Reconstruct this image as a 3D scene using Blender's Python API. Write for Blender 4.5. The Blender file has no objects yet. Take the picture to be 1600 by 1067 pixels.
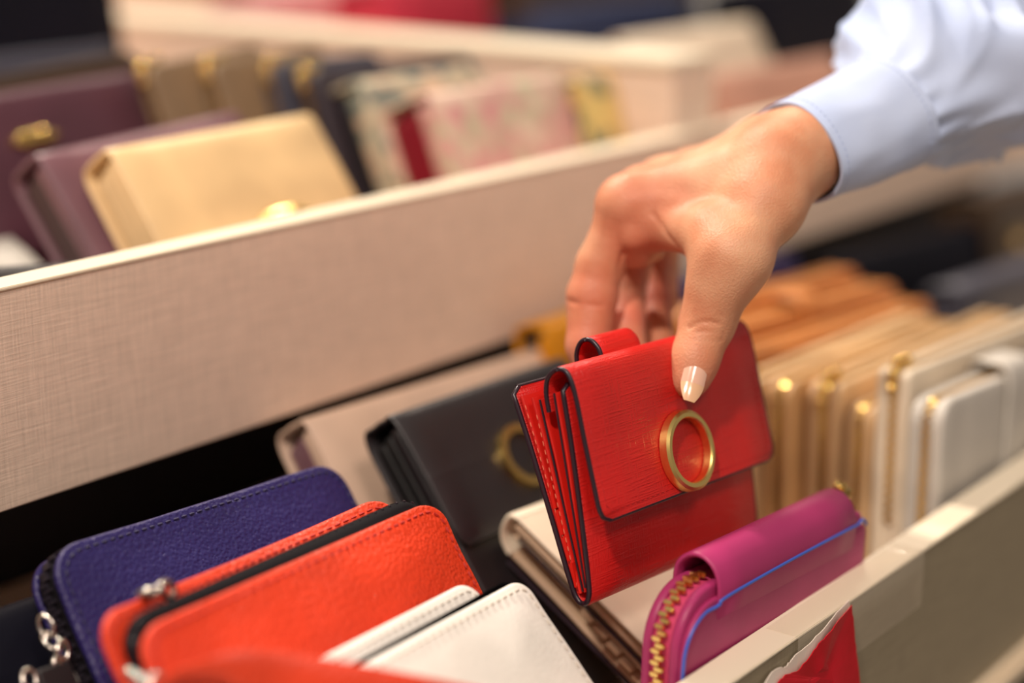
import bpy, bmesh, math, random
import numpy as np
from mathutils import Vector, Matrix, noise
random.seed(4)
C = bpy.context.scene.collection
S = 0.01           # modelling unit: centimetres
Z0 = 105.0         # camera height above the shop floor in cm; item coordinates below are given relative to it
R_ = math.radians

# ------------------------------------------------------------------ camera, world, lights, exposure
cam_d = bpy.data.cameras.new('camera')
cam = bpy.data.objects.new('camera', cam_d)
C.objects.link(cam)
bpy.context.scene.camera = cam
cam.location = (0, 0, Z0 * S)
PITCH = math.atan(753 / 2750)
AZ = math.atan(2200 / math.hypot(2750, 753))
cam.rotation_euler = (math.pi / 2 - PITCH, 0, AZ - math.pi / 2)
cam_d.sensor_width = 36
cam_d.lens = 36 * 2750 / 1600
cam_d.clip_start = 0.02
cam_d.dof.use_dof = True
cam_d.dof.focus_distance = 0.595
cam_d.dof.aperture_fstop = 2.7
cam_d.dof.aperture_blades = 0

w = bpy.data.worlds.new('world')
bpy.context.scene.world = w
w.use_nodes = True
w.node_tree.nodes['Background'].inputs[0].default_value = (1.0, 0.86, 0.74, 1)
w.node_tree.nodes['Background'].inputs[1].default_value = 0.24

def area(name, loc, target, size, power, col):
    l = bpy.data.lights.new(name, 'AREA')
    l.shape = 'DISK'
    l.size = size
    l.energy = power
    l.color = col
    o = bpy.data.objects.new(name, l)
    o.location = loc
    d = Vector(target) - Vector(loc)
    o.rotation_euler = d.to_track_quat('-Z', 'Y').to_euler()
    C.objects.link(o)
    return o
area('ceiling_spot_and_fill', (0.75, 1.75, 2.75), (0.6, 0.45, 0.85), 0.14, 50, (1.0, 0.88, 0.74))
area('ceiling_spot_and_fill', (-0.75, 0.05, 2.65), (0.5, 0.35, 0.85), 0.14, 29, (1.0, 0.88, 0.76))
area('ceiling_spot_and_fill', (-0.5, -1.0, 2.6), (0.3, 0.55, 0.9), 0.5, 13, (1.0, 0.84, 0.74))  # added soft fill, brightens front faces such as the rear tray panel
area('ceiling_spot_and_fill', (2.2, 1.2, 2.75), (0.9, 0.6, 0.85), 0.2, 14, (1.0, 0.86, 0.72))

vs = bpy.context.scene.view_settings
vs.view_transform = 'Standard'
vs.look = 'None'
vs.exposure = 0.22
vs.gamma = 1.0
vs.use_curve_mapping = False

# ------------------------------------------------------------------ materials
def lin(c):
    return tuple(((v / 255) / 12.92 if v / 255 <= 0.04045 else ((v / 255 + 0.055) / 1.055) ** 2.4) for v in c) + (1,)

def new_mat(name, rgb, rough=0.5, metal=0.0, spec=0.5, coat=0.0):
    m = bpy.data.materials.new(name)
    m.use_nodes = True
    b = m.node_tree.nodes['Principled BSDF']
    b.inputs['Base Color'].default_value = lin(rgb)
    b.inputs['Roughness'].default_value = rough
    b.inputs['Metallic'].default_value = metal
    b.inputs['Specular IOR Level'].default_value = spec
    b.inputs['Coat Weight'].default_value = coat
    return m

def nd(m, t):
    return m.node_tree.nodes.new(t)

def coord(m, scale=(1, 1, 1)):
    tc = nd(m, 'ShaderNodeTexCoord')
    mp = nd(m, 'ShaderNodeMapping')
    mp.inputs['Scale'].default_value = scale
    m.node_tree.links.new(tc.outputs['Object'], mp.inputs['Vector'])
    return mp.outputs['Vector']

def noise_tex(m, scale, detail=3, stretch=(1, 1, 1)):
    n = nd(m, 'ShaderNodeTexNoise')
    n.inputs['Scale'].default_value = scale
    n.inputs['Detail'].default_value = detail
    m.node_tree.links.new(coord(m, stretch), n.inputs['Vector'])
    return n.outputs['Fac']

def math_node(m, op, a, b=None):
    n = nd(m, 'ShaderNodeMath')
    n.operation = op
    for i, v in enumerate((a, b)):
        if v is None: continue
        if isinstance(v, (int, float)): n.inputs[i].default_value = v
        else: m.node_tree.links.new(v, n.inputs[i])
    return n.outputs[0]

def bump(m, h, strength, dist):
    b = nd(m, 'ShaderNodeBump')
    b.inputs['Strength'].default_value = strength
    b.inputs['Distance'].default_value = dist
    m.node_tree.links.new(h, b.inputs['Height'])
    p = m.node_tree.nodes['Principled BSDF']
    m.node_tree.links.new(b.outputs['Normal'], p.inputs['Normal'])

def tint(m, fac, rgb_a, rgb_b, lo=0.35, hi=0.65):
    r = nd(m, 'ShaderNodeValToRGB')
    r.color_ramp.elements[0].position = lo
    r.color_ramp.elements[1].position = hi
    r.color_ramp.elements[0].color = lin(rgb_a)
    r.color_ramp.elements[1].color = lin(rgb_b)
    m.node_tree.links.new(fac, r.inputs['Fac'])
    m.node_tree.links.new(r.outputs['Color'], m.node_tree.nodes['Principled BSDF'].inputs['Base Color'])

def leather(name, rgb, rough=0.45, grain='pebble', strength=0.35, spec=0.5, size=1.0):
    m = new_mat(name, rgb, rough, 0, spec)
    if grain == 'pebble':
        v = nd(m, 'ShaderNodeTexVoronoi')
        v.inputs['Scale'].default_value = 800 / size
        v.feature = 'SMOOTH_F1'
        m.node_tree.links.new(coord(m), v.inputs['Vector'])
        h = math_node(m, 'ADD', v.outputs['Distance'], noise_tex(m, 400, 3))
        bump(m, h, strength * 1.7, 0.0006)
    elif grain == 'saffiano':
        a = noise_tex(m, 1, 2, (70, 70, 1500))
        b = noise_tex(m, 1, 2, (1300, 1300, 90))
        h = math_node(m, 'MAXIMUM', a, math_node(m, 'MULTIPLY', b, 0.93))
        bump(m, h, min(1, strength * 1.5), 0.0006)
    else:
        bump(m, noise_tex(m, 260, 4), strength, 0.0003)
    d = tuple(max(0, int(c * 0.93)) for c in rgb)
    u = tuple(min(255, int(c * 1.04)) for c in rgb)
    tint(m, noise_tex(m, 25, 2), d, u)
    return m

def metal(name, rgb, rough=0.2):
    m = new_mat(name, rgb, rough, 1.0)
    return m

M = {}
M['red'] = leather('red_crosshatch_leather', (204, 27, 24), 0.42, 'saffiano', 0.55)
M['red_in'] = leather('red_lining_leather', (214, 30, 20), 0.38, 'smooth', 0.2)
M['edge'] = new_mat('dark_edge_paint', (38, 22, 34), 0.35)
M['red_thread'] = new_mat('red_thread', (176, 14, 18), 0.6)
M['pale_thread'] = new_mat('pale_thread', (225, 120, 90), 0.6)
M['gold'] = metal('polished_gold', (232, 196, 118), 0.16)
M['gold_ring'] = metal('brushed_gold', (244, 212, 132), 0.3)
M['gold_soft'] = metal('satin_gold', (226, 190, 110), 0.3)
M['silver'] = metal('polished_silver', (205, 196, 188), 0.18)
M['orange'] = leather('orange_pebbled_leather', (226, 64, 30), 0.46, 'pebble', 0.45)
M['orange_thread'] = new_mat('dark_orange_thread', (180, 24, 8), 0.6)
M['black_zip'] = new_mat('black_zip_tape', (16, 13, 18), 0.8, 0, .15)
M['black_zip_teeth'] = new_mat('black_zip_teeth', (40, 35, 44), 0.35)
M['blue'] = leather('indigo_pebbled_leather', (38, 29, 92), 0.42, 'pebble', 0.35)
M['blue_thread'] = new_mat('navy_thread', (24, 18, 70), 0.6)
M['navy'] = leather('navy_leather', (40, 50, 86), 0.45, 'pebble', 0.3)
M['darknavy'] = leather('near_black_shaded_navy', (11, 11, 26), 0.6, 'smooth', 0.2, .2)  # navy darkened to near black to paint in the shade below the raised tray
M['white'] = leather('off_white_leather', (246, 240, 232), 0.5, 'pebble', 0.07)
M['white_thread'] = new_mat('cream_thread', (206, 196, 184), 0.6)
M['black'] = leather('black_smooth_leather', (34, 29, 32), 0.42, 'smooth', 0.15)
M['black_side'] = new_mat('black_gusset', (14, 12, 14), 0.6)
M['cream'] = leather('cream_leather', (232, 216, 192), 0.45, 'saffiano', 0.2)
M['cream_side'] = leather('taupe_lining_leather', (196, 164, 134), 0.5, 'smooth', 0.1)
M['beige'] = leather('dusty_beige_leather', (206, 176, 154), 0.5, 'smooth', 0.1)
M['beige_light'] = leather('pale_beige_leather', (230, 212, 194), 0.5, 'smooth', 0.1)
M['mauve'] = leather('mauve_pink_leather', (170, 50, 104), 0.42, 'smooth', 0.15, .35)
M['mauve_tape'] = new_mat('pink_zip_tape', (196, 58, 104), 0.7)
M['mauve_thread'] = new_mat('plum_thread', (104, 24, 62), 0.6)
M['blue_edge'] = new_mat('blue_edge_paint', (62, 96, 196), 0.35)
M['tan'] = leather('camel_leather', (224, 178, 124), 0.45, 'smooth', 0.1)
M['tan2'] = leather('light_tan_leather', (226, 190, 144), 0.45, 'smooth', 0.1)
M['caramel'] = leather('caramel_leather', (206, 132, 70), 0.45, 'smooth', 0.1)
M['ivory'] = leather('ivory_leather', (232, 216, 192), 0.42, 'smooth', 0.1)
M['greywhite'] = leather('grey_white_leather', (200, 194, 184), 0.45, 'smooth', 0.1)
M['champagne'] = leather('champagne_gold_leather', (236, 202, 150), 0.38, 'smooth', 0.1)
M['plum'] = leather('plum_leather', (84, 48, 60), 0.42, 'smooth', 0.1)
M['plum_light'] = leather('dusty_plum_leather', (116, 78, 88), 0.4, 'smooth', 0.1)
M['plum_dark'] = leather('oxblood_lining', (62, 32, 34), 0.5, 'smooth', 0.1)
M['taupe'] = leather('taupe_leather', (136, 112, 86), 0.45, 'smooth', 0.1)
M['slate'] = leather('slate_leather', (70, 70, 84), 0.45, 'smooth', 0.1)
M['charcoal'] = leather('charcoal_leather', (58, 50, 58), 0.45, 'smooth', 0.1)
M['crimson'] = leather('crimson_leather', (140, 12, 36), 0.42, 'smooth', 0.1)
M['amber'] = leather('amber_leather', (210, 138, 16), 0.4, 'smooth', 0.1)
M['brown'] = leather('dark_brown_leather', (66, 46, 26), 0.45, 'smooth', 0.1)
M['ruby'] = leather('rose_red_leather', (214, 60, 82), 0.4, 'smooth', 0.1)
M['rosepink'] = leather('pale_pink_leather', (236, 176, 176), 0.4, 'smooth', 0.1)
M['dustypink'] = leather('dusty_pink_leather', (200, 152, 132), 0.45, 'smooth', 0.1)

def patterned(name, base, spots, scale=90):
    m = new_mat(name, base, 0.45)
    v = nd(m, 'ShaderNodeTexVoronoi')
    v.inputs['Scale'].default_value = scale
    m.node_tree.links.new(coord(m), v.inputs['Vector'])
    sep = nd(m, 'ShaderNodeSeparateColor')
    m.node_tree.links.new(v.outputs['Color'], sep.inputs[0])
    r = nd(m, 'ShaderNodeValToRGB')
    r.color_ramp.interpolation = 'CONSTANT'
    cols = [base] + spots
    while len(r.color_ramp.elements) < len(cols): r.color_ramp.elements.new(0.5)
    for i, c in enumerate(cols):
        r.color_ramp.elements[i].position = 0 if i == 0 else 0.35 + 0.65 * (i - 1) / len(spots)
        r.color_ramp.elements[i].color = lin(c)
    m.node_tree.links.new(sep.outputs[0], r.inputs['Fac'])
    m.node_tree.links.new(r.outputs['Color'], m.node_tree.nodes['Principled BSDF'].inputs['Base Color'])
    return m
M['floral_grey'] = patterned('grey_green_floral_print', (200, 186, 158), [(140, 144, 128), (172, 166, 142), (120, 128, 122), (214, 186, 156)], 110)
M['floral_pink'] = patterned('pink_floral_print', (216, 178, 162), [(214, 150, 150), (200, 190, 160), (228, 200, 180), (206, 166, 152)], 110)
M['floral_orange'] = patterned('orange_yellow_floral_print', (222, 190, 120), [(236, 140, 56), (222, 196, 120), (196, 160, 110), (110, 120, 100)], 55)

def panel_mat(name, rgb):
    m = new_mat(name, rgb, 0.5, 0, 0.35)
    a = noise_tex(m, 1, 2, (60, 60, 1500))
    b = noise_tex(m, 1, 2, (1400, 1400, 60))
    h = math_node(m, 'ADD', a, b)
    bump(m, h, 0.35, 0.0003)
    tint(m, math_node(m, 'MULTIPLY', h, 0.5), tuple(int(c * .90) for c in rgb), tuple(min(255, int(c * 1.05)) for c in rgb), .3, .7)
    return m
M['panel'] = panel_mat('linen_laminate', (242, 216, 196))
M['panel_front'] = panel_mat('shaded_linen_laminate', (158, 145, 120))  # linen laminate with the shade of the outer face put into its colour
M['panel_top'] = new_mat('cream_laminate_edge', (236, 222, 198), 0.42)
M['panel_top_worn'] = new_mat('worn_cream_edge', (228, 208, 180), 0.45)
M['cabinet'] = new_mat('dark_olive_cabinet', (70, 62, 44), 0.5)
M['shade_board'] = new_mat('shaded_shelf_board', (22, 19, 30), 0.6)  # near-black colour carries the shadow under the raised tray
M['paper_red'] = new_mat('glossy_red_paper', (206, 4, 30), 0.35, 0, .25)
M['paper_white'] = new_mat('torn_white_paper', (240, 224, 210), 0.8)
tint(M['paper_red'], noise_tex(M['paper_red'], 90, 4), (196, 6, 30), (212, 14, 40))
M['floor'] = new_mat('grey_shop_floor', (120, 108, 96), 0.4)
tape = new_mat('clear_tape', (240, 226, 204), 0.12)
tape.node_tree.nodes['Principled BSDF'].inputs['Alpha'].default_value = 0.12
M['tape'] = tape

# skin
sk = new_mat('skin', (226, 168, 138), 0.5, 0, 0.4)
p = sk.node_tree.nodes['Principled BSDF']
p.inputs['Subsurface Weight'].default_value = 0.22
p.inputs['Subsurface Radius'].default_value = (1.0, 0.35, 0.2)
p.inputs['Subsurface Scale'].default_value = 0.006
tint(sk, noise_tex(sk, 38, 3), (204, 134, 98), (222, 168, 132), 0.34, 0.62)
at = nd(sk, 'ShaderNodeAttribute'); at.attribute_name = 'flush'
mx = nd(sk, 'ShaderNodeMix'); mx.data_type = 'RGBA'
ramp = [n for n in sk.node_tree.nodes if n.type == 'VALTORGB'][0]
sk.node_tree.links.new(at.outputs['Fac'], mx.inputs[0])
sk.node_tree.links.new(ramp.outputs['Color'], mx.inputs[6])
mx.inputs[7].default_value = lin((204, 90, 76))
sk.node_tree.links.new(mx.outputs[2], p.inputs['Base Color'])
vor = nd(sk, 'ShaderNodeTexVoronoi'); vor.inputs['Scale'].default_value = 1300
sk.node_tree.links.new(coord(sk), vor.inputs['Vector'])
bump(sk, math_node(sk, 'ADD', vor.outputs['Distance'], noise_tex(sk, 900, 3)), 0.3, 0.0004)
M['skin'] = sk
M['nail'] = new_mat('pale_nail_varnish', (232, 182, 158), 0.12, 0, 0.6, 0.6)
M['nail_tip'] = new_mat('ivory_nail_tip', (230, 182, 142), 0.2, 0, 0.6, 0.6)
# shirt cloth
cl = new_mat('pale_blue_cotton', (196, 210, 236), 0.85, 0, 0.2)
cl.node_tree.nodes['Principled BSDF'].inputs['Sheen Weight'].default_value = 0.15
wv = math_node(cl, 'ADD', noise_tex(cl, 1, 1, (2600, 300, 900)), noise_tex(cl, 1, 1, (500, 2600, 2600)))
bump(cl, wv, 0.25, 0.0003)
tint(cl, noise_tex(cl, 20, 3), (178, 194, 230), (194, 207, 236))
M['cloth'] = cl
M['cloth_in'] = new_mat('navy_cuff_shadow_lining', (110, 112, 150), 0.9)
M['cloth_thread'] = new_mat('blue_thread', (172, 186, 220), 0.8)

# ------------------------------------------------------------------ mesh builder (cm in, metres out)
class MB:
    def __init__(s): s.v = []; s.f = []
    def add(s, vs_, fs):
        o = len(s.v)
        s.v += [tuple(map(float, v)) for v in vs_]
        s.f += [tuple(i + o for i in f) for f in fs]
    def loft(s, rings, cap=True, closed_path=False):
        n = len(rings[0]); vs_ = [p for r in rings for p in r]; fs = []
        m = len(rings)
        for k in range(m if closed_path else m - 1):
            a = k * n; b = ((k + 1) % m) * n
            for i in range(n):
                j = (i + 1) % n
                fs.append((a + i, a + j, b + j, b + i))
        if cap and not closed_path:
            fs.append(tuple(range(n))[::-1]); fs.append(tuple((m - 1) * n + i for i in range(n)))
        s.add(vs_, fs)
    def build(s, name, mat, parent=None, smooth=True, angle=50):
        me = bpy.data.meshes.new(name)
        me.from_pydata([(x * S, y * S, z * S) for x, y, z in s.v], [], s.f)
        me.materials.append(M[mat] if isinstance(mat, str) else mat)
        bm = bmesh.new(); bm.from_mesh(me)
        bmesh.ops.recalc_face_normals(bm, faces=bm.faces)
        if smooth:
            for f in bm.faces: f.smooth = True
            for e in bm.edges:
                if len(e.link_faces) == 2 and e.calc_face_angle(0) > R_(angle): e.smooth = False
        bm.to_mesh(me); bm.free()
        o = bpy.data.objects.new(name, me)
        C.objects.link(o)
        if parent: o.parent = parent
        return o

def tag(o, label, cat, group=None):
    o['label'] = label; o['category'] = cat
    if group: o['group'] = group
    return o

def lean_matrix(az, lean, roll):
    return Matrix.Rotation(R_(az), 4, 'Z') @ Matrix.Rotation(R_(-lean), 4, 'X') @ Matrix.Rotation(R_(roll), 4, 'Y')

def thing(name, label, cat, base=(0, 0, -Z0), az=0, lean=0, roll=0, group=None):
    o = bpy.data.objects.new(name, None)
    o.empty_display_size = 0.02
    C.objects.link(o)
    o.matrix_world = Matrix.Translation((base[0] * S, base[1] * S, (base[2] + Z0) * S)) @ lean_matrix(az, lean, roll)
    return tag(o, label, cat, group)

def rrect(x0, z0, x1, z1, r=(.5, .5, .5, .5), n=6, taper=0):
    """outline, counter-clockwise; r = bottom-left, bottom-right, top-right, top-left; taper narrows the top"""
    pts = []
    for (cx, cz, rr, a0) in ((x0 + r[0], z0 + r[0], r[0], 180), (x1 - r[1], z0 + r[1], r[1], 270), (x1 - r[2], z1 - r[2], r[2], 0), (x0 + r[3], z1 - r[3], r[3], 90)):
        for k in range(n + 1):
            a = R_(a0 + 90 * k / n)
            pts.append((cx + rr * math.cos(a), cz + rr * math.sin(a)))
    # resample long edges so surfaces can bulge
    out = []
    for i, p_ in enumerate(pts):
        q = pts[(i + 1) % len(pts)]
        d = math.hypot(q[0] - p_[0], q[1] - p_[1]); k = max(1, int(d / 0.5))
        for t in range(k): out.append((p_[0] + (q[0] - p_[0]) * t / k, p_[1] + (q[1] - p_[1]) * t / k))
    if taper:
        out = [(x + taper * (z - z0) / (z1 - z0) * (1 if x < (x0 + x1) / 2 else -1), z) for x, z in out]
    return out

def inset(o, d):
    n = len(o); r = []
    for i in range(n):
        a = o[i - 1]; b = o[(i + 1) % n]
        tx, tz = b[0] - a[0], b[1] - a[1]; l = math.hypot(tx, tz) or 1
        r.append((o[i][0] - tz / l * d, o[i][1] + tx / l * d))
    return r

def slab(mb, o, y0, y1, bev=0.08, bf=0.0, bb=0.0, warp=None):
    """panel with outline o in x,z between y0 (front) and y1; bf, bb = bulge of front and back"""
    cx = sum(p[0] for p in o) / len(o); cz = sum(p[1] for p in o) / len(o)
    rings = []
    ins = inset(o, bev)
    for s_ in (0.12, 0.3, 0.5, 0.68, 0.82, 0.93):
        rings.append([(cx + (x - cx) * s_, y0 - bf * (1 - s_ ** 2.5), cz + (z - cz) * s_) for x, z in ins])
    for k in range(4):
        a = R_(90 * k / 3); q = inset(o, bev * (1 - math.sin(a)))
        rings.append([(x, y0 + bev * (1 - math.cos(a)), z) for x, z in q])
    for k in range(3, -1, -1):
        a = R_(90 * k / 3); q = inset(o, bev * (1 - math.sin(a)))
        rings.append([(x, y1 - bev * (1 - math.cos(a)), z) for x, z in q])
    for s_ in (0.93, 0.82, 0.68, 0.5, 0.3, 0.12):
        rings.append([(cx + (x - cx) * s_, y1 + bb * (1 - s_ ** 2.5), cz + (z - cz) * s_) for x, z in ins])
    if warp: rings = [[warp(*p_) for p_ in r] for r in rings]
    mb.loft(rings)

def tube(mb, path, r, n=8, closed=False, flat=1.0):
    path = [Vector(p_) for p_ in path]; m = len(path); rings = []
    up = Vector((0.01, 1, 0.02)).normalized()
    for i, p_ in enumerate(path):
        a = path[i - 1] if (i > 0 or closed) else p_
        b = path[(i + 1) % m] if (i < m - 1 or closed) else p_
        t = (b - a).normalized()
        u = t.cross(up)
        if u.length < 1e-3: u = t.cross(Vector((1, 0, 0)))
        u.normalize(); v = t.cross(u).normalized()
        rings.append([tuple(p_ + u * math.cos(2 * math.pi * k / n) * r + v * math.sin(2 * math.pi * k / n) * r * flat) for k in range(n)])
    mb.loft(rings, closed_path=closed)

def ribbon(mb, path, x0, x1, t, xf=None, e=0.3):
    """sheet of thickness t following path of (y, z), between x0 and x1; xf(k)->(x0,x1) for shaped ends"""
    m = len(path); rings = []
    for i in range(m):
        a = path[max(i - 1, 0)]; b = path[min(i + 1, m - 1)]
        ty, tz = b[0] - a[0], b[1] - a[1]; l = math.hypot(ty, tz) or 1
        ny, nz = -tz / l, ty / l
        xa, xb = xf(i / (m - 1)) if xf else (x0, x1)
        c = t * e; h = t / 2
        y, z = path[i]
        sec = [(xa + c, -h), (xa, -h + c), (xa, h - c), (xa + c, h)]
        nseg = 6
        sec += [(xa + (xb - xa) * q / nseg, h) for q in range(1, nseg)]
        sec += [(xb - c, h), (xb, h - c), (xb, -h + c), (xb - c, -h)]
        sec += [(xb + (xa - xb) * q / nseg, -h) for q in range(1, nseg)]
        rings.append([(x, y + ny * d, z + nz * d) for x, d in sec])
    mb.loft(rings)

def smooth_path(pts, k=6):
    out = []
    P = [Vector(p_) for p_ in pts]
    for i in range(len(P) - 1):
        a = P[max(i - 1, 0)]; b = P[i]; c = P[i + 1]; d = P[min(i + 2, len(P) - 1)]
        for q in range(k):
            t = q / k
            out.append(tuple(0.5 * ((2 * b) + (c - a) * t + (2 * a - 5 * b + 4 * c - d) * t * t + (3 * b - a - 3 * c + d) * t ** 3)))
    out.append(tuple(P[-1]))
    return out

def resample(path, step, closed=False):
    P = [Vector(p_) for p_ in path]
    if closed: P.append(P[0])
    out = []; acc = 0
    for a, b in zip(P[:-1], P[1:]):
        l = (b - a).length
        while acc <= l and l > 0:
            out.append((a + (b - a) * (acc / l), (b - a).normalized())); acc += step
        acc -= l
    return out

def box(mb, c, half, ax=None):
    ax = ax or (Vector((1, 0, 0)), Vector((0, 1, 0)), Vector((0, 0, 1)))
    vs_ = []
    for i in (-1, 1):
        for j in (-1, 1):
            for k in (-1, 1):
                vs_.append(tuple(Vector(c) + ax[0] * i * half[0] + ax[1] * j * half[1] + ax[2] * k * half[2]))
    mb.add(vs_, [(0, 1, 3, 2), (4, 6, 7, 5), (0, 4, 5, 1), (2, 3, 7, 6), (0, 2, 6, 4), (1, 5, 7, 3)])

def stitches(path, parent, mat, l=0.2, gap=0.13, w_=0.035, nrm=(0, -1, 0), name='stitching'):
    mb = MB(); nrm = Vector(nrm)
    for p_, t in resample(path, l + gap):
        s_ = t.cross(nrm).normalized()
        q = [p_ - t * l / 2, p_ + t * l / 2]
        vs_ = []
        for e_, sc in ((q[0], .6), (p_, 1.0), (q[1], .6)):
            vs_ += [e_ + s_ * w_ * sc, e_ + nrm * w_ * sc * .8, e_ - s_ * w_ * sc, e_ - nrm * w_ * .4]
        fs = []
        for a in (0, 4):
            for i in range(4):
                fs.append((a + i, a + (i + 1) % 4, a + 4 + (i + 1) % 4, a + 4 + i))
        fs += [(3, 2, 1, 0), (8, 9, 10, 11)]
        mb.add(vs_, fs)
    o = mb.build(name, mat, parent); o['kind'] = 'stuff'
    return o

def teeth(path, parent, mat, step=0.16, w_=0.26, h=0.07, across=(0, 1, 0), normal=None, name='zipper_teeth'):
    """interlocking zip teeth along a path: alternating blocks left and right of the centre line"""
    mb = MB(); ac = Vector(across)
    for i, (p_, t) in enumerate(resample(path, step)):
        side = 1 if i % 2 else -1
        nn = t.cross(ac).normalized()
        box(mb, p_ + ac * side * w_ * 0.22, (step * 0.36, w_ * 0.5, h), (t, ac, nn))
        box(mb, p_ + ac * side * w_ * 0.75, (step * 0.22, w_ * 0.18, h * .8), (t, ac, nn))
    o = mb.build(name, mat, parent, smooth=False); o['kind'] = 'stuff'
    return o

def ball(mb, c, r, n=12):
    mb.loft([[(c[0] + r * math.sin(R_(th)) * math.cos(2 * math.pi * k / n), c[1] + r * math.sin(R_(th)) * math.sin(2 * math.pi * k / n), c[2] + r * math.cos(R_(th))) for k in range(n)] for th in (8, 30, 55, 80, 105, 130, 155, 172)])

def link(mb, c, rx, rz, r, ax=(Vector((1, 0, 0)), Vector((0, 0, 1)))):
    pts = []
    for k in range(20):
        a = 2 * math.pi * k / 20
        pts.append(tuple(Vector(c) + ax[0] * rx * math.cos(a) + ax[1] * rz * math.sin(a)))
    tube(mb, pts, r, 8, closed=True)

def chain(parent, start, dirs, mat='silver', r=0.09, l=0.42, name='chain_link'):
    c = Vector(start)
    for k, d in enumerate(dirs):
        d = Vector(d).normalized()
        s_ = d.cross(Vector((0, 1, 0.2)) if k % 2 else Vector((0.3, 0.2, 1))).normalized()
        mb = MB(); link(mb, c, l, l * .62, r, (d, s_)); mb.build(name, mat, parent)
        c = c + d * l * 1.35

# ------------------------------------------------------------------ setting
mb = MB(); box(mb, (70, 60, -1), (300, 300, 1)); fl = mb.build('floor', 'floor'); fl['kind'] = 'structure'

def board(name, x0, x1, y0, y1, z0, z1, mat, parent, bev=0.12):
    """board in cm, z relative to the camera height, edges eased"""
    bm = bmesh.new(); bmesh.ops.create_cube(bm, size=1)
    for v in bm.verts:
        v.co = Vector(((x0 if v.co.x < 0 else x1) * S, (y0 if v.co.y < 0 else y1) * S, ((z0 if v.co.z < 0 else z1) + Z0) * S))
    bmesh.ops.bevel(bm, geom=bm.edges[:], offset=bev * S, segments=2, affect='EDGES')
    me = bpy.data.meshes.new(name); bm.to_mesh(me); bm.free(); me.materials.append(M[mat])
    for f in me.polygons: f.use_smooth = False
    o = bpy.data.objects.new(name, me); C.objects.link(o); o.parent = parent
    return o

XL, XR = -30, 150
tray = thing('display_tray', 'front wallet tray with linen front panel coloured in shade and cream top edge', 'display tray')
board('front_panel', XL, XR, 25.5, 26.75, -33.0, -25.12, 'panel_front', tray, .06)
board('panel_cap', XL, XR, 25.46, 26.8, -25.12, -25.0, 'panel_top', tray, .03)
board('tray_floor', XL, XR, 26.8, 62, -32.6, -31.05, 'beige_light', tray)
board('back_board', XL, XR, 62, 63, -32.6, -22.2, 'shade_board', tray)
board('bottom_rail', XL, XR, 24.9, 26.3, -34.2, -33.02, 'panel_top_worn', tray, .3)
board('cabinet_front', XL, XR, 26.4, 63, -104.8, -34.25, 'cabinet', tray)

tray2 = thing('display_tray', 'raised rear wallet tray with long beige linen front panel', 'display tray')
board('front_panel', XL, XR, 48.8, 50.1, -21.75, -14.02, 'panel', tray2, .06)
board('panel_cap', XL, XR, 48.76, 50.14, -14.02, -13.9, 'panel_top', tray2, .03)
board('tray_floor', XL, XR, 50.15, 150, -22.0, -20.55, 'beige', tray2)
board('back_board', XL, XR, 150, 151.3, -104.8, -8, 'panel', tray2)
board('cabinet_front', XL, XR, 63.2, 149.8, -104.8, -22.05, 'cabinet', tray2)

div = thing('tray_divider', 'wide cream divider board running back between the rear trays', 'divider')
board('side_panel', 79, 80.3, 50.2, 149.8, -20.5, -10.7, 'panel', div, .06)
board('side_panel', 82, 83.2, 50.2, 149.8, -20.5, -10.7, 'panel', div, .06)
board('end_panel', 80.3, 82, 50.2, 51.4, -20.5, -10.7, 'panel', div, .06)
board('top_board', 78.7, 83.5, 50.2, 149.8, -10.68, -10.2, 'panel_top', div, .1)

# ------------------------------------------------------------------ red wallet held in the hand
rw = thing('red_wallet', 'red textured leather trifold wallet with gold ring, held up between finger and thumb', 'wallet', (44.3, 29.6, -24.0), -2.3, 17.9, 2.6)
shell = smooth_path([(0, .50, 7.9), (0, .62, 6), (0, .85, 3.6), (0, 1.12, 1.35), (0, 1.28, .78), (0, 1.5, .6), (0, 1.74, .72), (0, 1.9, 1.3), (0, 2.15, 3.6), (0, 2.42, 6), (0, 2.72, 8.05)], 6)
sp = [(y, z) for _, y, z in shell]
def shell_x(t):
    a = min(t, 1 - t) * 60
    cut = max(0, 0.35 * (1 - math.sqrt(max(0, 1 - max(0, 1 - a) ** 2))))
    return (0.02 + cut, 10.0 - cut)
mb = MB(); ribbon(mb, sp, 0, 0, 0.2, shell_x); mb.build('outer_cover', 'red', rw)
# flap: from inside, over the top, down the front
fpath = smooth_path([(0, 1.25, 7.1), (0, 1.2, 7.75), (0, 1.0, 8.22), (0, .62, 8.44), (0, .25, 8.4), (0, .05, 8.1), (0, -.02, 7.4), (0, 0, 6.0), (0, 0, 4.6), (0, 0, 3.28)], 6)
fp = [(y, z) for _, y, z in fpath]
def flap_x(t):
    rem = (1 - t) * 60 * 0.12; r = 0.42
    cut = r - math.sqrt(max(0, r * r - max(0, r - rem) ** 2))
    return (-0.02 + cut, 10.32 - cut)
mb = MB(); ribbon(mb, fp, 0, 0, 0.17, flap_x); mb.build('flap', 'red', rw)
def edge_of(path, xf, side, off=0):
    m = len(path); return [(xf(i / (m - 1))[side] + off, path[i][0], path[i][1]) for i in range(m)]
mb = MB()
l = edge_of(fp, flap_x, 0, -.015); r = edge_of(fp, flap_x, 1, .015)
tube(mb, l + [(.42 + (9.9 - .42) * k / 20, 0.0, 3.265) for k in range(21)] + r[::-1], 0.085, 8)
mb.build('edge_paint', 'edge', rw)
mb = MB(); tube(mb, edge_of(sp, shell_x, 0, -.01), 0.095, 8); tube(mb, edge_of(sp, shell_x, 1, .01), 0.095, 8)
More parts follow.
